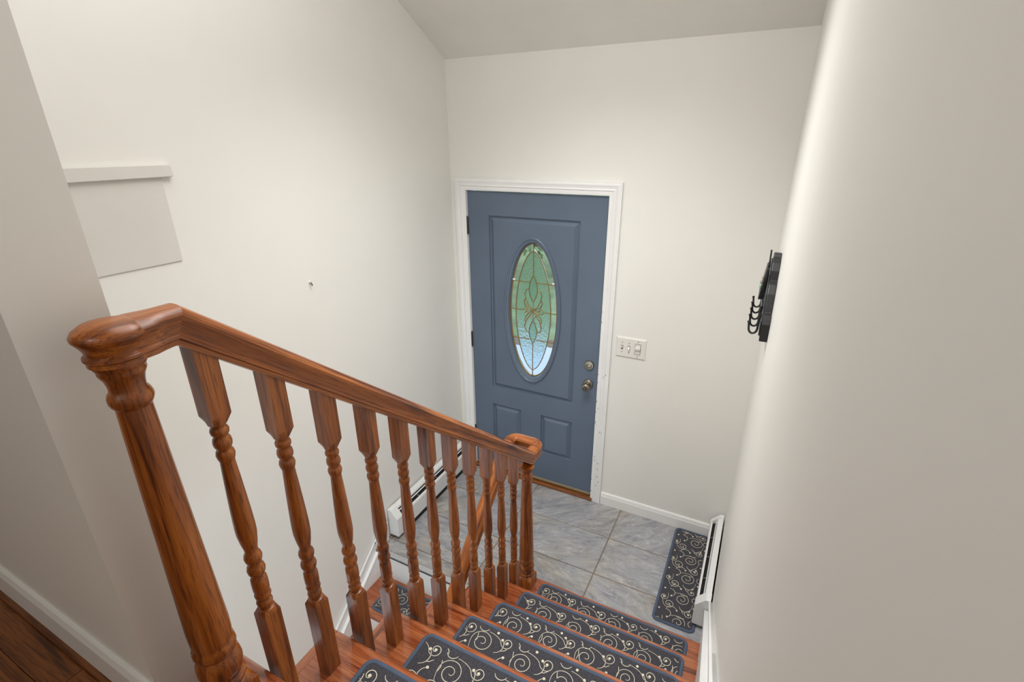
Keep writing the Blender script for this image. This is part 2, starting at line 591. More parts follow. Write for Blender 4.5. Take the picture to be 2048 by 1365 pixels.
# sides and outer face of the slab
for (x0, x1, z0, z1) in [(0, 0, ZD0, ZD1), (WD, WD, ZD0, ZD1)]:
    b.add([(x0, SY, z0), (x0, SY + .044, z0), (x0, SY + .044, z1), (x0, SY, z1)], [(0, 1, 2, 3)])
b.add([(0, SY, ZD1), (WD, SY, ZD1), (WD, SY + .044, ZD1), (0, SY + .044, ZD1)], [(0, 1, 2, 3)])
b.add([(0, SY, ZD0), (WD, SY, ZD0), (WD, SY + .044, ZD0), (0, SY + .044, ZD0)], [(0, 1, 2, 3)])
b.loft([rect_loop(0, WD, ZD0, ZD1, SY + .044), oval_loop(0.167, 0.453, SY + .044), oval_loop(0.167, 0.453, SY + .04)], caps=False)
b.build('door_panel', M_DOOR, door, smooth=True, sharp=28)

# leaded oval light: panes are flat slabs, cames are metal strips
gl = MB().loft([oval_loop(0.1695, 0.4555, SY + 0.018), oval_loop(0.164, 0.450, SY + 0.014),
                oval_loop(0.160, 0.446, SY + 0.016), oval_loop(0.160, 0.446, SY + 0.026), oval_loop(0.1695, 0.4555, SY + 0.028)],
               caps=False).build('glass_insert', M_BRASS, door, smooth=True)
GY0, GY1 = SY + 0.018, SY + 0.023


def slab(name, poly, m, y0=GY0, y1=GY1, inset=0.0):
    bb = MB()
    bb.loft([[(p[0], y0, p[1]) for p in poly], [(p[0], y1, p[1]) for p in poly]])
    return bb.build(name, m, gl)


def vesica(t):        # half width of the inner pointed oval at height t in -1..1
    return 0.122 * (1 - abs(t) ** 1.9) ** 0.62 if abs(t) < 1 else 0.0


IZ0, IZ1 = OZ - 0.405, OZ + 0.405
iz = lambda t: OZ + 0.405 * t
HZ = [1.505, 1.316, 1.118]             # horizontal cames
tz = lambda z: (z - OZ) / 0.405


def oval_x(z):
    q = (z - OZ) / 0.450
    return 0.164 * math.sqrt(max(0, 1 - q * q))


bands = [OZ + 0.450] + HZ + [OZ - 0.450]
for k in range(4):
    zt, zl = bands[k], bands[k + 1]
    zz = [zl + (zt - zl) * i / 14 for i in range(15)]
    for s in (-1, 1):
        outer = [(OX + s * oval_x(z), z) for z in zz]
        inner = [(OX + s * min(vesica(tz(z)), oval_x(z)), z) for z in reversed(zz)]
        bb = MB()
        bb.loft([[(p[0], GY0 + .0032, p[1]) for p in outer] + [(p[0], GY0, p[1]) for p in inner], [(p[0], GY1, p[1]) for p in outer + inner]])
        bb.build('bevelled_pane', G_CLEAR, gl)
    zc = [z for z in zz if IZ0 <= z <= IZ1]
    zc = [max(zl, IZ0)] + [z for z in zc if z > max(zl, IZ0) + .004 and z < min(zt, IZ1) - .004] + [min(zt, IZ1)]
    right = [(OX + max(vesica(tz(z)), 0.0006), z) for z in zc]
    left = [(OX - max(vesica(tz(z)), 0.0006), z) for z in reversed(zc)]
    slab('textured_pane', right + left, G_TEX)


def leaf(cx, z0, z1, w, n=12, bias=0.5):
    r_ = []
    for i in range(n + 1):
        t = i / n
        r_.append((w * math.sin(PI * t ** (1.0 if bias == .5 else 1.25)), z0 + (z1 - z0) * t))
    return [(cx + a, z) for a, z in r_] + [(cx - a, z) for a, z in reversed(r_[1:-1])]


def wing(s, up_):
    # a curved lobe that fans out from the centre knot
    zc = 1.318
    p = []
    for i in range(13):
        t = i / 12
        a = PI * (0.08 + 0.92 * t)
        p.append((OX + s * (0.052 * math.sin(a) ** 0.9 * (0.9 + .25 * t)), zc + up_ * (0.012 + 0.125 * t)))
    q = []
    for i in range(9):
        t = 1 - i / 8
        q.append((OX + s * 0.026 * math.sin(PI * t * .55), zc + up_ * (0.012 + 0.125 * t)))
    return p, q


leaf_top = leaf(OX, 1.372, 1.555, 0.029)
leaf_bot = leaf(OX, 1.090, 1.255, 0.027)
LY0, LY1 = SY + 0.0130, SY + 0.0175
slab('leaf_pane', leaf_top, G_LEAF, LY0, LY1)
slab('leaf_pane', leaf_bot, G_LEAF, LY0, LY1)


def came(pts, r=0.0031, closed=False):
    return MB().tube([(p[0], SY + 0.0125, p[1]) for p in pts], r, 6, closed)


cm = MB()


def addc(pts, r=0.0031, closed=False):
    q = came(pts, r, closed)
    cm.add(q.v, q.f)


vz = [iz(-1 + 2 * i / 40) for i in range(41)]
addc([(OX + vesica(tz(z)), z) for z in vz])
addc([(OX - vesica(tz(z)), z) for z in vz])
addc([(OX, 1.555), (OX, OZ + 0.447)])
addc([(OX, 1.090), (OX, OZ - 0.447)])
for z in HZ:
    hw = oval_x(z)
    gap = {HZ[0]: 0.028, HZ[1]: 0.078, HZ[2]: 0.024}[z]
    addc([(OX - hw, z), (OX - gap, z)])
    addc([(OX + gap, z), (OX + hw, z)])
addc(leaf_top, closed=True)
addc(leaf_bot, closed=True)
addc([(OX, 1.372), (OX, 1.255)], 0.002)
for s in (-1, 1):
    addc([(OX + s * .028, 1.462), (OX + s * .05, 1.452), (OX + s * .060, 1.425), (OX + s * .050, 1.385), (OX + s * .028, 1.345), (OX, 1.322)])
    addc([(OX + s * .056, 1.395), (OX + s * .064, 1.375), (OX + s * .052, 1.350), (OX + s * .03, 1.332), (OX, 1.322)])
    addc([(OX + s * .062, 1.372), (OX + s * .055, 1.340), (OX + s * .03, 1.312), (OX, 1.318)], .002)
    addc([(OX + s * .040, 1.316), (OX + s * .058, 1.334), (OX + s * .078, 1.316), (OX + s * .058, 1.298), (OX + s * .040, 1.316)])
    addc([(OX, 1.318), (OX + s * .03, 1.300), (OX + s * .052, 1.272), (OX + s * .062, 1.245), (OX + s * .048, 1.232)])
    addc([(OX, 1.314), (OX + s * .024, 1.283), (OX + s * .05, 1.245), (OX + s * .060, 1.205), (OX + s * .052, 1.180), (OX + s * .028, 1.170)])
    addc([(OX, 1.255), (OX + s * .022, 1.285), (OX + s * .05, 1.306)], .002)
cm.build('came', M_BRASS, gl, smooth=True)
for s in (-1, 1):
    MB().ball((OX + s * oval_x(HZ[0]) * .93, SY + 0.012, HZ[0] + .008), 0.007, 8, 5, (1.5, .5, 1)).build('solder_joint', M_TRIM, gl, smooth=True)

# knob and deadbolt
def disc_y(bb, cx, cz, prof, seg=24):
    """turned shape about the Y axis; prof = (radius, y)"""
    bb.loft([[(cx + r * math.cos(2 * PI * j / seg), y, cz + r * math.sin(2 * PI * j / seg)) for j in range(seg)] for r, y in prof])
    return bb


kb = disc_y(MB(), 0.852, 0.885, [(0.033, SY), (0.033, SY - .004), (0.030, SY - .009), (0.014, SY - .012), (0.012, SY - .026), (0.016, SY - .032),
                                 (0.026, SY - .040), (0.0275, SY - .052), (0.024, SY - .062), (0.018, SY - .065), (0.002, SY - .065)]
            ).build('door_knob', M_NICKEL, door, smooth=True, sharp=50)
disc_y(MB(), 0.852, 0.885, [(0.013, SY - .064), (0.013, SY - .0665), (0.001, SY - .0665)], 16).build('privacy_button', M_IRON2, kb, smooth=True)
MB().box(0.847, 0.857, SY - .072, SY - .066, 0.882, 0.888).build('turn_tab', M_NICKEL, kb, bevel=.001)
db = disc_y(MB(), 0.853, 1.021, [(0.032, SY), (0.032, SY - .006), (0.029, SY - .011), (0.010, SY - .013), (0.001, SY - .013)]
            ).build('deadbolt', M_NICKEL, door, smooth=True, sharp=50)
MB().ball((0.853, SY - .017, 1.019), 0.021, 12, 8, (1, .30, .34)).build('thumb_turn', M_NICKEL, db, smooth=True)
# hinges
for z in (1.834, 1.050, 0.30):
    hg = MB().box(-0.018, -0.001, SY - 0.003, SY + 0.002, z - 0.052, z + 0.052).build('hinge', M_HINGE, door, bevel=.001)
    MB().lathe([(0.006, z - .054), (0.0065, z - .05), (0.0065, z + .05), (0.006, z + .054), (0.003, z + .06)], -0.004, SY - .006, 10
               ).build('hinge_pin', M_HINGE, hg, smooth=True)
# jamb, stops, sill
jb = MB()
jb.box(DX0, -0.003, SY + 0.001, T, 0, DZ1)
jb.box(WD + 0.004, DX1, SY + 0.001, T, 0, DZ1)
jb.box(-0.003, WD + .004, SY + 0.001, T, ZD1 + 0.006, DZ1)
jb.build('jamb', M_TRIM, door)
MB().box(DX0, DX1, -0.022, T, 0.001, 0.022).build('sill', M_PLANK, door, bevel=.004)
MB().box(0.002, WD - .002, SY - 0.004, SY + .030, 0.030, 0.050).build('door_sweep', M_SILL, door, bevel=.002)
MB().box(0.0, WD, SY + 0.01, SY + .040, 0.022, 0.030).build('sweep_shade', M_DARK, door)  # black filler standing for the shade below the door sweep

# casing (moulded, mitred at the head)
def casing_ring(d):
    """outline (open at the floor) offset outward by d"""
    return d


CW = 0.071
cas_prof = [(0.0, 0.0), (0.0, -0.010), (0.006, -0.012), (0.022, -0.013), (0.028, -0.017), (0.034, -0.0145), (0.044, -0.016), (0.052, -0.020), (0.060, -0.020), (0.063, -0.018), (CW, -0.018), (CW, 0.0)]
b = MB()
rings = []
for path in range(4):
    ring = []
    for d, y in cas_prof:
        x0, x1, z1 = -0.006 - d, WD + 0.006 + d, ZD1 + 0.008 + d
        p = [(x0, y, 0.0), (x0, y, z1), (x1, y, z1), (x1, y, 0.0)][path]
        ring.append(p)
    rings.append(ring)
b.loft(rings)
cs_ = struct(b.build('trim_1', M_TRIM, smooth=True, sharp=20), 'white moulded casing around the blue front door, paint chipped', 'door casing')
b = MB()
rg_ = random.Random(5)
for _ in range(26):
    cz = rg_.uniform(0.04, 1.0) if rg_.random() < .8 else rg_.uniform(1.0, 1.6)
    cx = WD + rg_.choice((0.008, 0.010, 0.020, 0.045, 0.058))
    w_, h_ = rg_.uniform(.0012, .003), rg_.uniform(.002, .007)
    b.loft([[(cx - w_, -.0100 if cx < WD + .025 else -.0150, cz), (cx, -.01, cz - h_), (cx + w_, -.01, cz), (cx, -.01, cz + h_)],
            [(cx - w_, -.0205 if cx > WD + .03 else -.0140, cz), (cx, -.0205 if cx > WD + .03 else -.0140, cz - h_),
             (cx + w_, -.0205 if cx > WD + .03 else -.0140, cz), (cx, -.0205 if cx > WD + .03 else -.0140, cz + h_)]])
ch_ = b.build('paint_chips', M_SLOT, cs_)
ch_['kind'] = 'stuff'

# ------------------------------------------------------------------ baseboards and skirts
b = MB()
b.prism([(0, 0.0), (0, 0.092), (-0.006, 0.092), (-0.010, 0.084), (-0.012, 0.070), (-0.014, 0.066), (-0.014, 0.0)], 'x', WD + CW + 0.008, 1.705)
struct(b.build('baseboard_front', M_TRIM), 'white baseboard right of the front door behind the rug', 'baseboard')


def skirt(name, x_wall, s, yz, h_lo, h_hi, label):
    """sloped stair skirt: a board with a moulded baseboard laid over its upper half; yz = two points of its top edge"""
    (ya, za), (yb, zb_) = yz
    bb = MB()
    # lower board
    bb.prism([(ya, za - h_lo), (yb, zb_ - h_lo), (yb, zb_ - h_hi), (ya, za - h_hi)], 'x', x_wall, x_wall + s * 0.024)
    # upper baseboard with cap
    bb.prism([(ya, za), (yb, zb_), (yb, zb_ - h_lo), (ya, za - h_lo)], 'x', x_wall, x_wall + s * 0.012)
    bb.prism([(ya, za), (yb, zb_), (yb, zb_ - .016), (ya, za - .016)], 'x', x_wall, x_wall + s * 0.018)
    bb.prism([(ya, za - h_lo + .014), (yb, zb_ - h_lo + .014), (yb, zb_ - h_lo), (ya, za - h_lo)], 'x', x_wall, x_wall + s * 0.030)
    return struct(bb.build(name, M_TRIM, bevel=0.0015), label, 'skirt board')


skirt('trim_2', XR, -1, ((-0.712, 0.214), (-2.42, 0.214 + 0.875 * 1.708)), 0.080, 0.36,
      'white moulded skirt board climbing the right wall beside the carpeted stairs')
skirt('trim_3', XL, 1, ((-1.045, 0.088), (-2.75, 0.088 - 0.867 * 1.705)), 0.098, 0.34,
      'white skirt board going down the left wall along the lower flight')
b = MB()
b.prism([(-1.035, 0.0), (-1.058, 0.078), (-0.985, 0.135), (-0.925, 0.135), (-0.925, 0.0)], 'x', XL, XL + 0.012)
b.prism([(-1.058, 0.078), (-0.985, 0.135), (-0.925, 0.135), (-0.925, 0.122), (-0.980, 0.122), (-1.052, 0.064)], 'x', XL, XL + 0.018)
struct(b.build('trim_4', M_TRIM, bevel=.0015), 'short white baseboard piece between the left heater and the skirt', 'baseboard')

# patched panel on the left wall
b = MB().box(XL, XL + 0.005, -2.37, -1.729, 1.952, 2.236)
struct(b.build('trim_5', M_PANEL, bevel=.001), 'greyish painted patch panel on the left wall under a strip', 'wall panel')
b = MB().prism([(-2.37, 2.232), (-1.696, 2.232), (-1.697, 2.266), (-1.703, 2.270), (-2.37, 2.276)], 'x', XL, XL + 0.018)
o5 = struct(b.build('trim_6', M_PANEL, bevel=.002), 'narrow painted wooden strip above the patch panel on the left wall', 'trim strip')

# ------------------------------------------------------------------ stairs
st = empty('staircase', (1.29, Y1, 0.0))
tag(st, 'glossy red-oak upper flight of open-sided stairs climbing from the tiled landing', 'staircase')
TT = 0.028


def tread(k, z, y, x0, x1, parent, ret, depth=RUN + 0.03):
    prof = []
    for i in range(7):
        a = -PI / 2 + PI * i / 6
        prof.append((y - TT / 2 + TT / 2 * math.cos(a), z - TT / 2 + TT / 2 * math.sin(a)))
    prof += [(y - depth, z), (y - depth, z - TT)]
    bb = MB()
    xi = x0 + (0.032 if ret else 0.0)
    # nosing mitred at the open end
    bb.loft([[(xi + 0.0006 if p[0] <= y - 0.03 or not ret else xi + 0.0006 + (-0.032 if p[0] > y - .001 else -0.028) * 0.0, p[0], p[1]) for p in prof],
             [(x1, p[0], p[1]) for p in prof]])
    t = bb.build('tread', M_TREAD, parent, smooth=True, sharp=40)
    if ret:
        rp = []
        for i in range(7):
            a = PI / 2 + PI * i / 6
            rp.append((x0 + TT / 2 + TT / 2 * math.cos(a), z - TT / 2 + TT / 2 * math.sin(a)))
        rp += [(xi, z - TT), (xi, z)]
        r2 = MB()
        r2.loft([[(p[0], y - 0.006 - (0.010 if p[0] < x0 + .004 else 0), p[1]) for p in rp], [(p[0], y - depth, p[1]) for p in rp]])
        r2.build('nosing_return', M_TREAD_Y, t, smooth=True, sharp=40)
    return t


for k in range(1, 7):
    tread(k, k * H, NOSE(k), 0.800, XR - 0.022, st, True)
    MB().box(XS, XR - 0.022, NOSE(k) - 0.045, NOSE(k) - 0.028, (k - 1) * H, k * H - TT).build('riser', M_TRIM, st)
    MB().box(XS - 0.012, XS, NOSE(k) - RUN - 0.03, NOSE(k) - 0.014, k * H - TT - .018, k * H - TT).build('scotia', M_TREAD_Y, st)
MB().box(XS, XR - 0.022, NOSE(7) - 0.045, NOSE(7) - 0.028, 6 * H, 7 * H - TT).build('riser', M_TRIM, st)
tread(7, ZU, NOSE(7), 0.800, XR - 0.001, st, False, 0.155)
# closed outer side below the treads
sd = [(NOSE(1) - 0.03, 0.0)]
for k in range(1, 8):
    sd.append((NOSE(k) - 0.03, k * H - TT))
    sd.append((NOSE(k + 1) - 0.03 if k < 7 else YC0 - .05, k * H - TT))
sd += [(YC0 - .05, ZLOW), (NOSE(1) - 0.03, ZLOW)]
MB().prism(sd, 'x', XS, XS + 0.02).build('side_panel', M_WALL, st)

# lower flight
H2, RUN2 = 0.19, 0.235
low = empty('lower_staircase', (0.36, YLE, -0.20))
tag(low, 'lower flight of reddish oak stairs going down from the landing along the left wall', 'staircase')
MB().box(XL + 0.024, XS - 0.002, YLE - 0.002, YLE + 0.012, -H2, -0.022).build('riser', M_TRIM, low)
for k in range(1, 7):
    zt = -H2 * k
    y = YLE - 0.004 - RUN2 * k
    prof = [(YLE - RUN2 * (k - 1), zt), (y, zt)]
    for i in range(1, 6):
        a = PI / 2 + PI * i / 6
        prof.append((y - 0.014 + TT / 2 * math.cos(a) * 1.0, zt - TT / 2 + TT / 2 * math.sin(a)))
    prof += [(y, zt - TT), (YLE - RUN2 * (k - 1), zt - TT)]
    MB().prism(prof, 'x', XL + 0.024, XS - 0.002).build('tread', M_TREAD, low, smooth=True, sharp=40)
    if k < 6:
        MB().box(XL + 0.024, XS - 0.002, y + 0.0, y + 0.014, zt - H2, zt - TT).build('riser', M_TRIM, low)

# ------------------------------------------------------------------ railing
XRL = 0.890
rail = empty('stair_railing', (XRL, -1.65, 0.7))
tag(rail, 'turned oak balustrade with handrail looping back down to the lower flight', 'railing')
SL = 0.819
rail_bot = lambda y: 2.010 - SL * (y + 2.302)
th = math.atan(SL)
HP = [(0.0, 0.0595), (0.010, 0.059), (0.019, 0.0565), (0.0255, 0.051), (0.0282, 0.0455), (0.0275, 0.0405), (0.0252, 0.035), (0.0238, 0.026), (0.0228, 0.0195),
      (0.0228, 0.0165), (0.0258, 0.0145), (0.0262, 0.0105), (0.0235, 0.008), (0.0235, 0.0)]
SECT = [(-x, z) for x, z in reversed(HP[1:])] + HP


def sweep(stations, name, parent, m=M_OAK_RAIL):
    """stations: (point, side vector, up vector) for the rail profile"""
    bb = MB()
    rings = []
    for p, s, u in stations:
        p, s, u = Vector(p), Vector(s), Vector(u)
        rings.append([tuple(p + s * a + u * c) for a, c in SECT])
    bb.loft(rings)
    return bb.build(name, m, parent, smooth=True, sharp=32)


ZTOP = 2.041
y_k = -2.302 - (ZTOP - 2.010) / SL          # upper kink
ZLV = 0.925
y_l = -2.302 + (2.010 - ZLV) / SL           # lower kink
nx = (0, math.sin(th), math.cos(th))
hb = th / 2
mit = Vector((0, math.sin(hb), math.cos(hb))) / math.cos(hb)
X = (1, 0, 0)
sweep([((XRL, y_k, ZTOP), X, mit), ((XRL, y_l, ZLV), X, mit)], 'handrail', rail, wood('oak_rail_slope', *OAK, rot=(th, 0, -PI / 2)))
# upper easing and cap over the newel
NY = -2.413
sweep([((XRL, y_k, ZTOP), X, mit), ((XRL, y_k - .008, ZTOP), (1.02, 0, 0), (0, 0, 1)), ((XRL, y_k - .020, ZTOP), (1.14, 0, 0), (0, 0, 1)),
       ((XRL, y_k - .034, ZTOP), (1.36, 0, 0), (0, 0, 1)), ((XRL, NY, ZTOP), (1.52, 0, 0), (0, 0, 1))], 'handrail_easing', rail)
cap = [(0.001, ZTOP + .0612), (0.020, ZTOP + .0608), (0.034, ZTOP + .0575), (0.0435, ZTOP + .051), (0.0475, ZTOP + .0445), (0.0470, ZTOP + .0395), (0.0425, ZTOP + .033), (0.0385, ZTOP + .026),
       (0.0365, ZTOP + .0195), (0.0365, ZTOP + .0165), (0.0405, ZTOP + .0130), (0.041, ZTOP + .009), (0.038, ZTOP + .006), (0.038, ZTOP - .001)]
MB().lathe(list(reversed(cap)), XRL, NY, 40).build('newel_cap', M_OAK_RAIL, rail, smooth=True, sharp=40)
# turnout loop at the bottom, then the lower rail
XB_ = 0.753
yf = -0.862
LS = math.tan(math.radians(43.0))
stn = [((XRL, y_l, ZLV), X, mit)]
R0 = 0.031


def lvl(p, ang):
    # heading ang in the XY plane; side is to the right of travel, scaled at the sharp inner turn
    return (p, (math.sin(ang), -math.cos(ang), 0), (0, 0, 1))


stn.append(((XRL, y_l + .02, ZLV), X, (0, 0, 1)))
for i in range(9):
    a = PI / 2 * i / 8
    stn.append(lvl((XRL - R0 + R0 * math.cos(a), yf - R0 + R0 * math.sin(a), ZLV), PI / 2 + a))
for i in range(9):
    a = PI / 2 + PI / 2 * i / 8
    stn.append(lvl((XB_ + R0 + R0 * math.cos(a), yf - R0 + R0 * math.sin(a), ZLV), PI / 2 + a))
ye = -0.925
for i in range(7):                                   # easing from level to the lower slope
    a = math.radians(43.0) * i / 6
    Rr = 0.05
    stn.append(((XB_, ye - Rr * math.sin(a), ZLV - Rr * (1 - math.cos(a))), (-1, 0, 0), (0, -math.sin(a), math.cos(a))))
a = math.radians(43.0)
pe = (ye - 0.05 * math.sin(a), ZLV - 0.05 * (1 - math.cos(a)))
sweep(stn, 'turnout', rail, M_OAK_X)
dl = 1.15
sweep([((XB_, pe[0], pe[1]), (-1, 0, 0), (0, -math.sin(a), math.cos(a))),
       ((XB_, pe[0] - dl * math.cos(a), pe[1] - dl * math.sin(a)), (-1, 0, 0), (0, -math.sin(a), math.cos(a)))], 'lower_handrail', rail,
      wood('oak_rail_low', *OAK, rot=(-a, 0, -PI / 2)))
for q in (0.82, 1.10):
    yb_, zb_ = pe[0] - q * math.cos(a), pe[1] - q * math.sin(a)
    MB().tube([(XB_, yb_, zb_ + .004), (XB_, yb_, zb_ - .035), (XB_ + .02, yb_, zb_ - .05), (XS - .0008, yb_, zb_ - .05)], 0.006, 8
              ).build('rail_bracket', M_BRASS, rail, smooth=True)


def sq(cx, cy, h, z, c=0.0, slope=0.0):
    """square ring of 20 points (5 per side), so it lofts to the turned rings"""
    pts = []
    for j in range(20):
        a = 2 * PI * (j + 0.0) / 20 + PI / 4
        ca, sa = math.cos(a), math.sin(a)
        m_ = max(abs(ca), abs(sa))
        x_, y_ = h * ca / m_, h * sa / m_
        pts.append((cx + x_, cy + y_, z - slope * y_))
    return pts


def rnd(cx, cy, r, z):
    return [(cx + r * math.cos(2 * PI * j / 20 + PI / 4), cy + r * math.sin(2 * PI * j / 20 + PI / 4), z) for j in range(20)]


def baluster(i):
    y = -2.300 + 0.1166 * i
    k = 6 - i // 2                     # tread it stands on
    zf = k * H + .0004
    zt = rail_bot(y)
    s = 0.0185
    a0 = zt - 0.136                    # under the top block
    u = lambda dz: a0 - dz             # measured down from there
    rings = [sq(XRL, y, s, zf), sq(XRL, y, s, u(.466)), sq(XRL, y, s * .99, u(.464)), rnd(XRL, y, .0175, u(.452))]
    prof = [(.012, .450), (.0115, .446), (.0145, .442), (.0165, .436), (.0150, .430), (.0120, .427), (.0120, .424), (.0158, .420), (.0168, .415),
            (.0150, .408), (.0148, .405), (.0163, .401), (.0165, .385), (.0160, .371), (.0145, .368), (.0120, .362), (.0165, .354), (.0180, .346),
            (.0160, .337), (.0125, .332), (.0125, .328), (.0160, .322), (.0175, .314), (.0160, .306), (.0125, .300), (.0128, .292), (.0160, .275),
            (.0188, .252), (.0190, .235), (.0182, .205), (.0165, .160), (.0145, .115), (.0128, .082), (.0130, .080), (.0150, .074), (.0165, .066),
            (.0150, .059), (.0125, .056), (.0125, .053), (.0155, .047), (.0165, .040), (.0150, .032), (.0122, .028), (.0122, .026), (.0155, .021), (.0162, .015),
            (.0145, .010), (.0122, .008), (.0125, .004)]
    rings += [rnd(XRL, y, r, u(d)) for r, d in prof]
    rings += [rnd(XRL, y, .0160, u(.001)), sq(XRL, y, s * .985, u(-.016)), sq(XRL, y, s, u(-.018)), sq(XRL, y, s, zt + .002, slope=SL)]
    return MB().loft(rings).build('baluster', M_OAK_Z, rail, smooth=True, sharp=38)


for i in range(11):
    baluster(i)


def newel(cy, z0, z1, k=1.0):
    """k stretches the shaft"""
    h = 0.041
    rings = [sq(XRL, cy, h, z0), sq(XRL, cy, h, z0 + .066), rnd(XRL, cy, .0395, z0 + .080)]
    zs = z0 + 0.08
    lower = [(.036, .082), (.036, .085), (.040, .089), (.0405, .094), (.0365, .099), (.034, .102), (.037, .110), (.0405, .122), (.0410, .134), (.0385, .148),
             (.0335, .158), (.0320, .161), (.0360, .166), (.0385, .174), (.0375, .184), (.0345, .190), (.0345, .193), (.0360, .205), (.0365, .230)]
    rings += [rnd(XRL, cy, r, z0 + d) for r, d in lower]
    upper = [(.0242, .078), (.0240, .076), (.0275, .071), (.0300, .064), (.0300, .058), (.0275, .051), (.0245, .047), (.0240, .044), (.0245, .036), (.0265, .027), (.0300, .020),
             (.0315, .016), (.0310, .012), (.0325, .009), (.0345, .005), (.0345, .000)]
    za, zb_ = z0 + .230, z1 - .078
    for q in range(1, 8):
        t = q / 8
        rings.append(rnd(XRL, cy, .0365 + (.0242 - .0365) * t, za + (zb_ - za) * t))
    rings += [rnd(XRL, cy, r, z1 - d) for r, d in upper]
    return MB().loft(rings).build('newel_post', M_OAK_Z, rail, smooth=True, sharp=38)


newel(NY, ZU + .0004, ZTOP)
newel(-0.995, H + .0004, ZLV)

# ------------------------------------------------------------------ stair mats
def rounded(x0, x1, y0, y1, r, n=6):
    pts = []
    for cx, cy, a0 in ((x1 - r, y0 + r, -PI / 2), (x1 - r, y1 - r, 0), (x0 + r, y1 - r, PI / 2), (x0 + r, y0 + r, PI)):
        for i in range(n + 1):
            a = a0 + PI / 2 * i / n
            pts.append((cx + r * math.cos(a), cy + r * math.sin(a)))
    return pts


def stroke_set(seed, L, D):
    """scrolls, stems and buds in mat coordinates (0..L, 0..D); returns polylines and buds"""
    rg = random.Random(seed)
    lines, buds = [], []

    def spiral(cx, cy, r0, turns, a0, d, tail=0.0, ta=0.0):
        p = []
        n = int(22 * turns) + 6
        for i in range(n + 1):
            t = i / n
            r = r0 * (1 - t) ** 0.85 + 0.0035
            a = a0 + d * 2 * PI * turns * t
            p.append((cx + r * math.cos(a), cy + r * math.sin(a)))
        if tail:
            q0 = p[0]
            tx, ty = math.cos(a0 - d * PI / 2), math.sin(a0 - d * PI / 2)
            pre = []
            for i in range(7, 0, -1):
                s = tail * i / 7
                bend = ta * (i / 7) ** 2 * tail
                pre.append((q0[0] + tx * s - ty * bend, q0[1] + ty * s + tx * bend))
            p = pre + p
        lines.append(p)
        return p

    def arc(cx, cy, r, a0, a1):
        n = 14
        lines.append([(cx + r * math.cos(a0 + (a1 - a0) * i / n), cy + r * math.sin(a0 + (a1 - a0) * i / n)) for i in range(n + 1)])
        return lines[-1]

    U = 0.150
    K = 0.82
    x = -rg.uniform(0.02, 0.16)
    while x < L:
        def q(a, c):
            return (x + a * U + rg.uniform(-.006, .006), c * D + rg.uniform(-.006, .006))
        c = q(.26, .60)
        p = spiral(*c, K * rg.uniform(.9, 1.12) * .040, 1.7, 2.6, -1, .05, .7)
        c = q(.64, .30)
        p = spiral(*c, K * rg.uniform(.9, 1.12) * .030, 1.5, -0.6, 1, .055, -.8)
        c = q(.80, .78)
        p = spiral(*c, K * rg.uniform(.9, 1.12) * .024, 1.3, 3.6, 1, .045, .9)
        buds.append(c)
        c = q(.42, .14)
        p = spiral(*c, K * rg.uniform(.9, 1.12) * .019, 1.2, 0.8, -1, .035, .8)
        buds.append(c)
        c = q(.08, .28)
        p = arc(*c, K * .030, 0.4, 3.4)
        buds.append(p[0])
        c = q(.55, .68)
        p = arc(*c, K * .036, -1.3, 1.0)
        buds.append(p[-1])
        lines.append([p[5], (p[5][0] + .010, p[5][1] + .004), (p[5][0] + .019, p[5][1] + .014)])
        c = q(.93, .42)
        p = arc(*c, K * .034, 2.0, 4.6)
        lines.append([p[8], (p[8][0] - .010, p[8][1] - .008), (p[8][0] - .013, p[8][1] - .018)])
        buds.append(p[0])
        c = q(.16, .90)
        p = arc(*c, K * .024, 3.6, 6.0)
        lines.append([p[3], (p[3][0] - .004, p[3][1] + .012), (p[3][0] - .012, p[3][1] + .018)])
        c = q(.02, .72)
        lines.append([c, (c[0] + .006, c[1] - .02), (c[0] + .003, c[1] - .038)])
        buds.append(q(.47, .90))
        buds.append(q(.98, .12))
        x += U
    return lines, buds


def clip_runs(line, L, D, mgn):
    run, out = [], []
    for p in line:
        if mgn < p[0] < L - mgn and mgn < p[1] < D - mgn:
            run.append(p)
        else:
            if len(run) > 2:
                out.append(run)
            run = []
    if len(run) > 2:
        out.append(run)
    return out


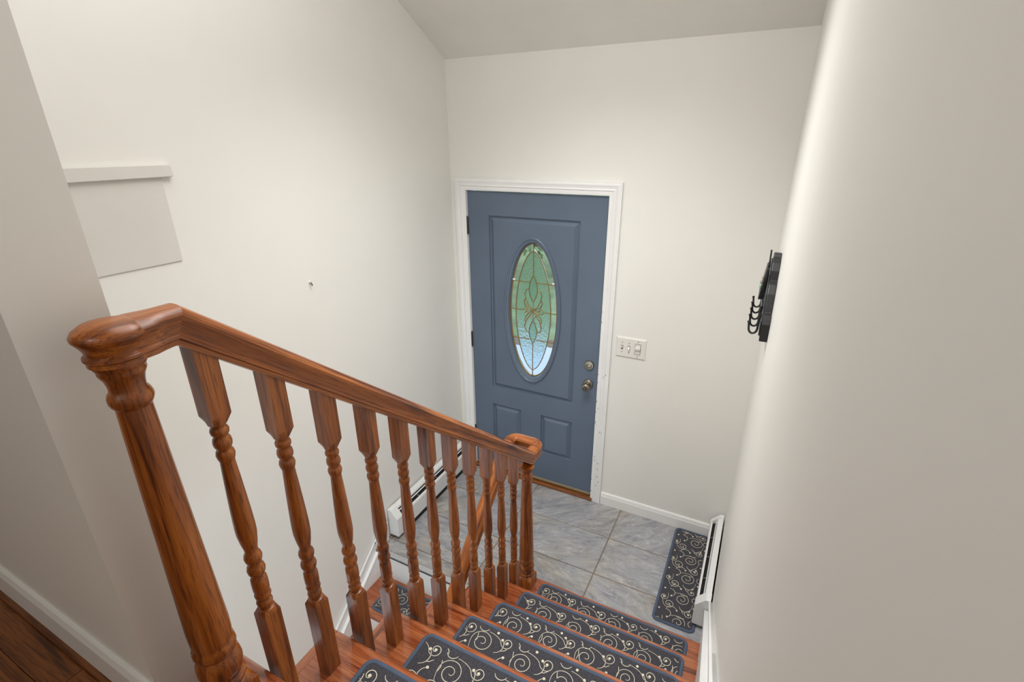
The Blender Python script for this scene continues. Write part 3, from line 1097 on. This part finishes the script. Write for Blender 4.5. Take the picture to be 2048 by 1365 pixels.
def stair_mat(cx, cy, z, L, D, seed, label, rotz=0.0):
    root = empty('stair_mat', (cx, cy, z))
    ROOT_LOC[root.name] = Vector()
    tag(root, label, 'stair mat', 'matching scroll-pattern stair mats')
    t = 0.007
    l2, d2 = L / 2, D / 2
    pil = [rounded(-l2 + .010, l2 - .010, -d2 + .010, d2 - .010, .020)]
    bb = MB()
    bb.loft([[(x, y, 0.0005) for x, y in pil[0]], [(x, y, t) for x, y in pil[0]]])
    pile = bb.build('pile', M_PILE, root)
    ring = MB()
    prof = [(0.0, 0.0005), (0.0, t * .7), (.003, t + .0012), (.007, t + .0018), (.0115, t + .0012), (.013, t * .9), (.013, .0005)]
    rings = []
    for d, h in prof:
        rings.append([(x, y, h) for x, y in rounded(-l2 + d, l2 - d, -d2 + d, d2 - d, .030 - d)])
    ring.loft(rings + [rings[0]], caps=False)
    ring.build('binding', M_BIND, root, smooth=True, sharp=60)
    lines, buds = stroke_set(seed, L, D)
    sb = MB()
    zt = t + .0009
    for ln in lines:
        for run in clip_runs(ln, L, D, .017):
            n = len(run)
            A, B = [], []
            for i, p in enumerate(run):
                a, c = run[max(0, i - 1)], run[min(n - 1, i + 1)]
                dx, dy = c[0] - a[0], c[1] - a[1]
                l = math.hypot(dx, dy) or 1
                w = 0.00098 * (0.6 + 0.45 * math.sin(PI * min(1, (i + .6) / n)))
                A.append((p[0] - l2 - dy / l * w, p[1] - d2 + dx / l * w))
                B.append((p[0] - l2 + dy / l * w, p[1] - d2 - dx / l * w))
            poly = [(x, y, zt) for x, y in A] + [(x, y, zt) for x, y in B]
            base = [(x, y, t) for x, y in A] + [(x, y, t) for x, y in B]
            fs = [(i, i + 1, n + i + 1, n + i) for i in range(n - 1)]
            sb.add(poly, fs)
            sb.add(poly + base, [(i, i + 1, 2 * n + i + 1, 2 * n + i) for i in range(n - 1)] + [(n + i, n + i + 1, 3 * n + i + 1, 3 * n + i) for i in range(n - 1)])
    for bx_, by_ in buds:
        if .02 < bx_ < L - .02 and .02 < by_ < D - .02:
            sb.lathe([(0.0048, t), (0.0048, zt), (0.0030, zt + .0006), (0.0006, zt + .0006)], bx_ - l2, by_ - d2, 10)
    s_ = sb.build('scroll_motif', M_SCROLL, pile)
    s_['kind'] = 'stuff'
    root.rotation_euler.z = rotz
    return root


ML, MD = 0.735, 0.205
mat_labels = ['dark scroll-pattern mat on the lowest oak tread above the tiles',
              'dark scroll-pattern mat on the second oak tread from the landing',
              'dark scroll-pattern mat on the third oak tread from the landing',
              'dark scroll-pattern mat on the fourth oak tread from the landing',
              'dark scroll-pattern mat on the fifth oak tread from the landing',
              'dark scroll-pattern mat on the topmost oak tread, nearest the camera']
for k in range(1, 7):
    stair_mat(1.333, NOSE(k) - 0.022 - MD / 2, k * H, ML, MD, 11 + (k % 3), mat_labels[k - 1])
stair_mat(1.610, -0.385, 0.0, ML + 0.005, 0.215, 12, 'dark scroll-pattern mat on the grey tiles along the right heater', -PI / 2)
stair_mat(0.365, YLE - 0.022 - MD / 2, -H2, ML - 0.02, MD, 13, 'dark scroll-pattern mat on the lower flight below the landing edge')

# ------------------------------------------------------------------ baseboard heaters
def heater(name, xw, s, y0, y1, hgt, dep, label):
    root = empty(name, (xw, (y0 + y1) / 2, 0.0))
    tag(root, label, 'heater')
    X_ = lambda d: xw + s * (d + 0.006)
    z0 = 0.022

    def pr(poly, ya, yb, nm, m, par=root, bev=0.0):
        return MB().prism([(X_(d), z) for d, z in poly], 'y', ya, yb).build(nm, m, par, bevel=bev)
    e = 0.055
    bp_ = pr([(0.003, z0), (0.003, hgt), (0.006, hgt), (0.006, z0)], y0 + e, y1 - e * .4, 'back_panel', M_HEATER)
    # sloping hood, upper part against the wall, with a rolled lip over the outlet
    pr([(0.004, hgt), (0.030, hgt - .012), (0.034, hgt - .020), (0.034, hgt - .026), (0.028, hgt - .016), (0.004, hgt - .004)], y0 + e, y1 - e * .4, 'hood', M_HEATER, bev=.0008)
    pr([(0.036, hgt - .034), (0.041, hgt - .038), (0.041, hgt - .041), (0.036, hgt - .037)], y0 + e, y1 - e * .4, 'damper', M_HEATER)
    pr([(dep - .012, hgt - .052), (dep - .004, hgt - .056), (dep, hgt - .064), (dep, z0 + .018), (dep - .003, z0 + .018), (dep - .003, hgt - .062), (dep - .012, hgt - .056)],
       y0 + e, y1 - e * .4, 'front_cover', M_HEATER)
    pr([(0.008, .002), (0.008, hgt - .045), (0.034, hgt - .060), (dep - .006, hgt - .07), (dep - .006, .002)], y0 + e + .002, y1 - e * .4 - .002, 'core_shade', M_DARK)  # black solid that paints the shade inside and under the heater
    for y in ([y0 + (y1 - y0) * f for f in (.28, .52, .76, .95)]):
        pr([(0.010, hgt - .048), (0.034, hgt - .044), (dep - .012, hgt - .058), (dep - .012, hgt - .064), (0.010, hgt - .060)], y, y + .006, 'bracket', M_FIN)
    capp = [(0.001, z0), (0.001, hgt + .003), (0.024, hgt + .001), (0.032, hgt - .007), (dep - .004, hgt - .046), (dep + .003, hgt - .056), (dep + .003, z0 + .004), (dep - .002, z0)]
    pr(capp, y0, y0 + e, 'end_cap', M_HEATER, bev=.003)
    pr(capp, y1 - e * .5, y1, 'end_cap', M_HEATER, bev=.003)
    MB().tube([(X_(.03), y0 + .05, .09), (X_(.03), y1 - .02, .09)], .012, 10).build('pipe', M_BRASS, root, smooth=True)
    return root


heater('baseboard_heater', XL, 1, -0.905, -0.030, 0.212, 0.070, 'long white baseboard heater on the left wall behind the balusters')
heater('baseboard_heater', XR, -1, -0.705, -0.022, 0.205, 0.070, 'white baseboard heater on the right wall above the mat')

# ------------------------------------------------------------------ light switch
sw = empty('light_switch', (1.104, 0.0, 1.185))
tag(sw, 'white three-gang switch plate right of the blue front door', 'light switch')
b = MB()
px0, px1, pz0, pz1 = 1.014, 1.195, 1.119, 1.251
b.loft([rect_loop(px0, px1, pz0, pz1, 0.0, 1), rect_loop(px0, px1, pz0, pz1, -.0015, 1), rect_loop(px0 + .009, px1 - .009, pz0 + .009, pz1 - .009, -.006, 1)])
b.build('cover_plate', M_PLATE, sw)
zc = (pz0 + pz1) / 2
for x, tilt in ((1.052, 1), (1.094, -1)):
    q = MB().box(x - .0065, x + .0065, -.0068, -.0055, zc - .013, zc + .013).build('slot', M_SLOT, sw)
    MB().loft([[(x - .0045, -.006, zc - .009 * 1), (x + .0045, -.006, zc - .009), (x + .0045, -.006, zc + .009), (x - .0045, -.006, zc + .009)],
               [(x - .004, -.018, zc + tilt * .008 - .004), (x + .004, -.018, zc + tilt * .008 - .004), (x + .004, -.018, zc + tilt * .008 + .004), (x - .004, -.018, zc + tilt * .008 + .004)]]
              ).build('toggle', M_PLATE, sw, bevel=.001)
x = 1.146
MB().box(x - .017, x + .017, -.0068, -.0055, zc - .034, zc + .034).build('slot', M_SLOT, sw)
MB().box(x - .0145, x + .0145, -.0074, -.0060, zc - .031, zc + .031).build('dimmer_track', M_PLATE, sw)
MB().box(x - .015, x + .015, -.017, -.0074, zc - .002, zc + .014).build('dimmer_slider', M_PLATE, sw, bevel=.002)
for x, dz in ((1.052, .030), (1.094, .030), (1.146, .048)):
    for s in (-1, 1):
        disc_y(MB(), x, zc + s * dz, [(.003, -.0055), (.003, -.0072), (.0004, -.0074)], 8).build('screw', M_SLOT, sw)

# ------------------------------------------------------------------ coat rack
hk = empty('coat_rack', (XR, -0.76, 1.80))
tag(hk, 'black iron coat rack with five hooks on the right wall', 'coat rack')
prof = [(-.955, 1.690), (-.955, 1.752), (-.945, 1.768), (-.925, 1.778), (-.905, 1.778), (-.895, 1.800), (-.875, 1.838), (-.850, 1.866), (-.825, 1.876), (-.815, 1.872),
        (-.808, 1.905), (-.790, 1.930), (-.765, 1.943), (-.755, 1.943), (-.745, 1.956)]
half = prof
yc = -0.735
full = half + [(2 * yc - y, z) for y, z in reversed(half)]
MB().prism(full, 'x', XR - 0.026, XR).build('backboard', M_IRON, hk, bevel=.003)
MB().prism([(y * .94 + yc * .06, (z - 1.80) * .86 + 1.800) for y, z in full], 'x', XR - 0.031, XR - 0.026).build('front_relief', M_IRON2, hk, bevel=.002)
# small leaning plaque with painted flowers
pq = MB()
pq.loft([[(XR - .033, yc - .075, 1.800), (XR - .033, yc + .075, 1.800), (XR - .033, yc + .060, 1.905), (XR - .033, yc - .060, 1.905)],
         [(XR - .052, yc - .080, 1.798), (XR - .052, yc + .080, 1.798), (XR - .040, yc + .060, 1.908), (XR - .040, yc - .060, 1.908)]])
plq = pq.build('plaque', M_IRON, hk, bevel=.002)
for dy, dz, m, r in ((-.045, .838, M_GREEN, .010), (-.02, .855, M_PINK, .009), (.01, .842, M_GREEN, .010), (.04, .852, M_PINK, .008), (-.03, .868, M_GREEN, .007)):
    MB().ball((XR - .053 + (dz - .8) * .1, yc + dy, 1.0 + dz), r, 8, 5, (.5, 1, 1)).build('flower', m, plq, smooth=True)
for s in (-1, 1):
    MB().tube([(XR - .034, yc + s * .08, 1.775), (XR - .038, yc + s * .095, 1.80), (XR - .038, yc + s * .115, 1.808), (XR - .036, yc + s * .128, 1.79), (XR - .036, yc + s * .118, 1.772), (XR - .036, yc + s * .105, 1.778)],
              .004, 6).build('scroll_bar', M_IRON2, hk, smooth=True)
MB().tube([(XR - .034, yc, 1.90), (XR - .036, yc, 1.965)], .003, 6).build('finial_pin', M_IRON2, hk, smooth=True)
for q in range(5):
    y = -0.930 + 0.0815 * q
    zb_ = 1.708
    pts = [(XR - .034, y, zb_ + .075), (XR - .037, y, zb_ + .045)]
    for i in range(9):
        a = PI * i / 8
        pts.append((XR - .050 - .0135 * (1 - math.cos(a)) + .013, y, zb_ + .018 - .018 * math.sin(a)))
    pts.append((XR - .0665, y, zb_ + .038))
    hkq = MB().tube(pts, .0037, 8).build('hook', M_IRON, hk, smooth=True)
    MB().ball((XR - .067, y, zb_ + .040), .005, 8, 5).build('hook_ball', M_IRON, hkq, smooth=True)

pn = empty('wall_pin', (XL, -1.20, 1.738))
tag(pn, 'tiny white plastic pin stuck in the bare left wall', 'wall pin')
MB().tube([(XL, -1.20, 1.742), (XL + .006, -1.20, 1.742)], .006, 10).build('pin_head', M_PLATE, pn, smooth=True)
MB().tube([(XL + .005, -1.20, 1.740), (XL + .012, -1.20, 1.736), (XL + .014, -1.20, 1.726)], .0025, 8).build('pin_hook', M_HINGE, pn, smooth=True)

# ------------------------------------------------------------------ outside, seen through the oval glass
M_PORCH = paint('porch_concrete', (0.34, 0.40, 0.53), rough=0.8, bump=0.1, scale=60)
M_LAWN = paint('lawn_grass', (0.115, 0.165, 0.085), rough=0.9, bump=0.5, scale=90, var=0.35)
M_LEAFO = plain('shrub_leaf', (0.12, 0.19, 0.07), rough=0.6)
M_BARK = plain('shrub_stem', (0.10, 0.07, 0.05), rough=0.9)
M_STEP = plain('porch_edge_timber', (0.10, 0.075, 0.06), rough=0.8)
b = MB().box(-2.5, 3.5, T, 2.75, -0.30, -0.14)
struct(b.build('porch_slab', M_PORCH), 'pale concrete porch outside the front door seen through the glass', 'porch')
b = MB().box(-2.5, 3.5, 2.75, 3.05, -0.40, -0.17)
struct(b.build('porch_step', M_STEP), 'dark timber edge of the porch seen through the glass', 'step')
b = MB().box(-18, 18, 3.05, 30, -0.60, -0.42)
struct(b.build('lawn', M_LAWN), 'green lawn beyond the porch seen through the glass', 'lawn')


def shrub(cx, cy, r, h, n, seed, label):
    rg = random.Random(seed)
    root = empty('shrub', (cx, cy, -0.42))
    tag(root, label, 'shrub', 'shrubs on the lawn beyond the door')
    MB().tube([(cx, cy, -.44), (cx + .02, cy, h * .3 - .42), (cx, cy + .03, h * .8 - .42)], [.05, .04, .015], 7).build('stem', M_BARK, root, smooth=True)
    lb = MB()
    for _ in range(n):
        u, v = rg.uniform(0, 2 * PI), rg.uniform(-1, 1)
        q = rg.uniform(.55, 1.0)
        sr = math.sqrt(1 - v * v)
        c = Vector((cx + r * q * sr * math.cos(u), cy + r * q * sr * math.sin(u), -.42 + h * .55 + h * .45 * q * v))
        a = Vector((rg.gauss(0, 1), rg.gauss(0, 1), rg.gauss(0, 1))).normalized()
        d = a.orthogonal().normalized()
        s = rg.uniform(.05, .10)
        lb.add([c - a * s, c + d * s * .5 + Vector((0, 0, .01)), c + a * s, c - d * s * .5], [(0, 1, 2, 3)])
    f = lb.build('foliage', M_LEAFO, root)
    f['kind'] = 'stuff'
    return root


shrub(-3.0, 6.6, 1.1, 2.2, 1100, 1, 'round green shrub on the lawn, leftmost through the door glass')
shrub(-1.3, 8.4, 1.3, 2.6, 1300, 2, 'tall green shrub on the lawn straight behind the oval door glass')
shrub(0.6, 7.2, 1.0, 1.8, 1000, 3, 'low green shrub on the lawn to the right of the door axis')
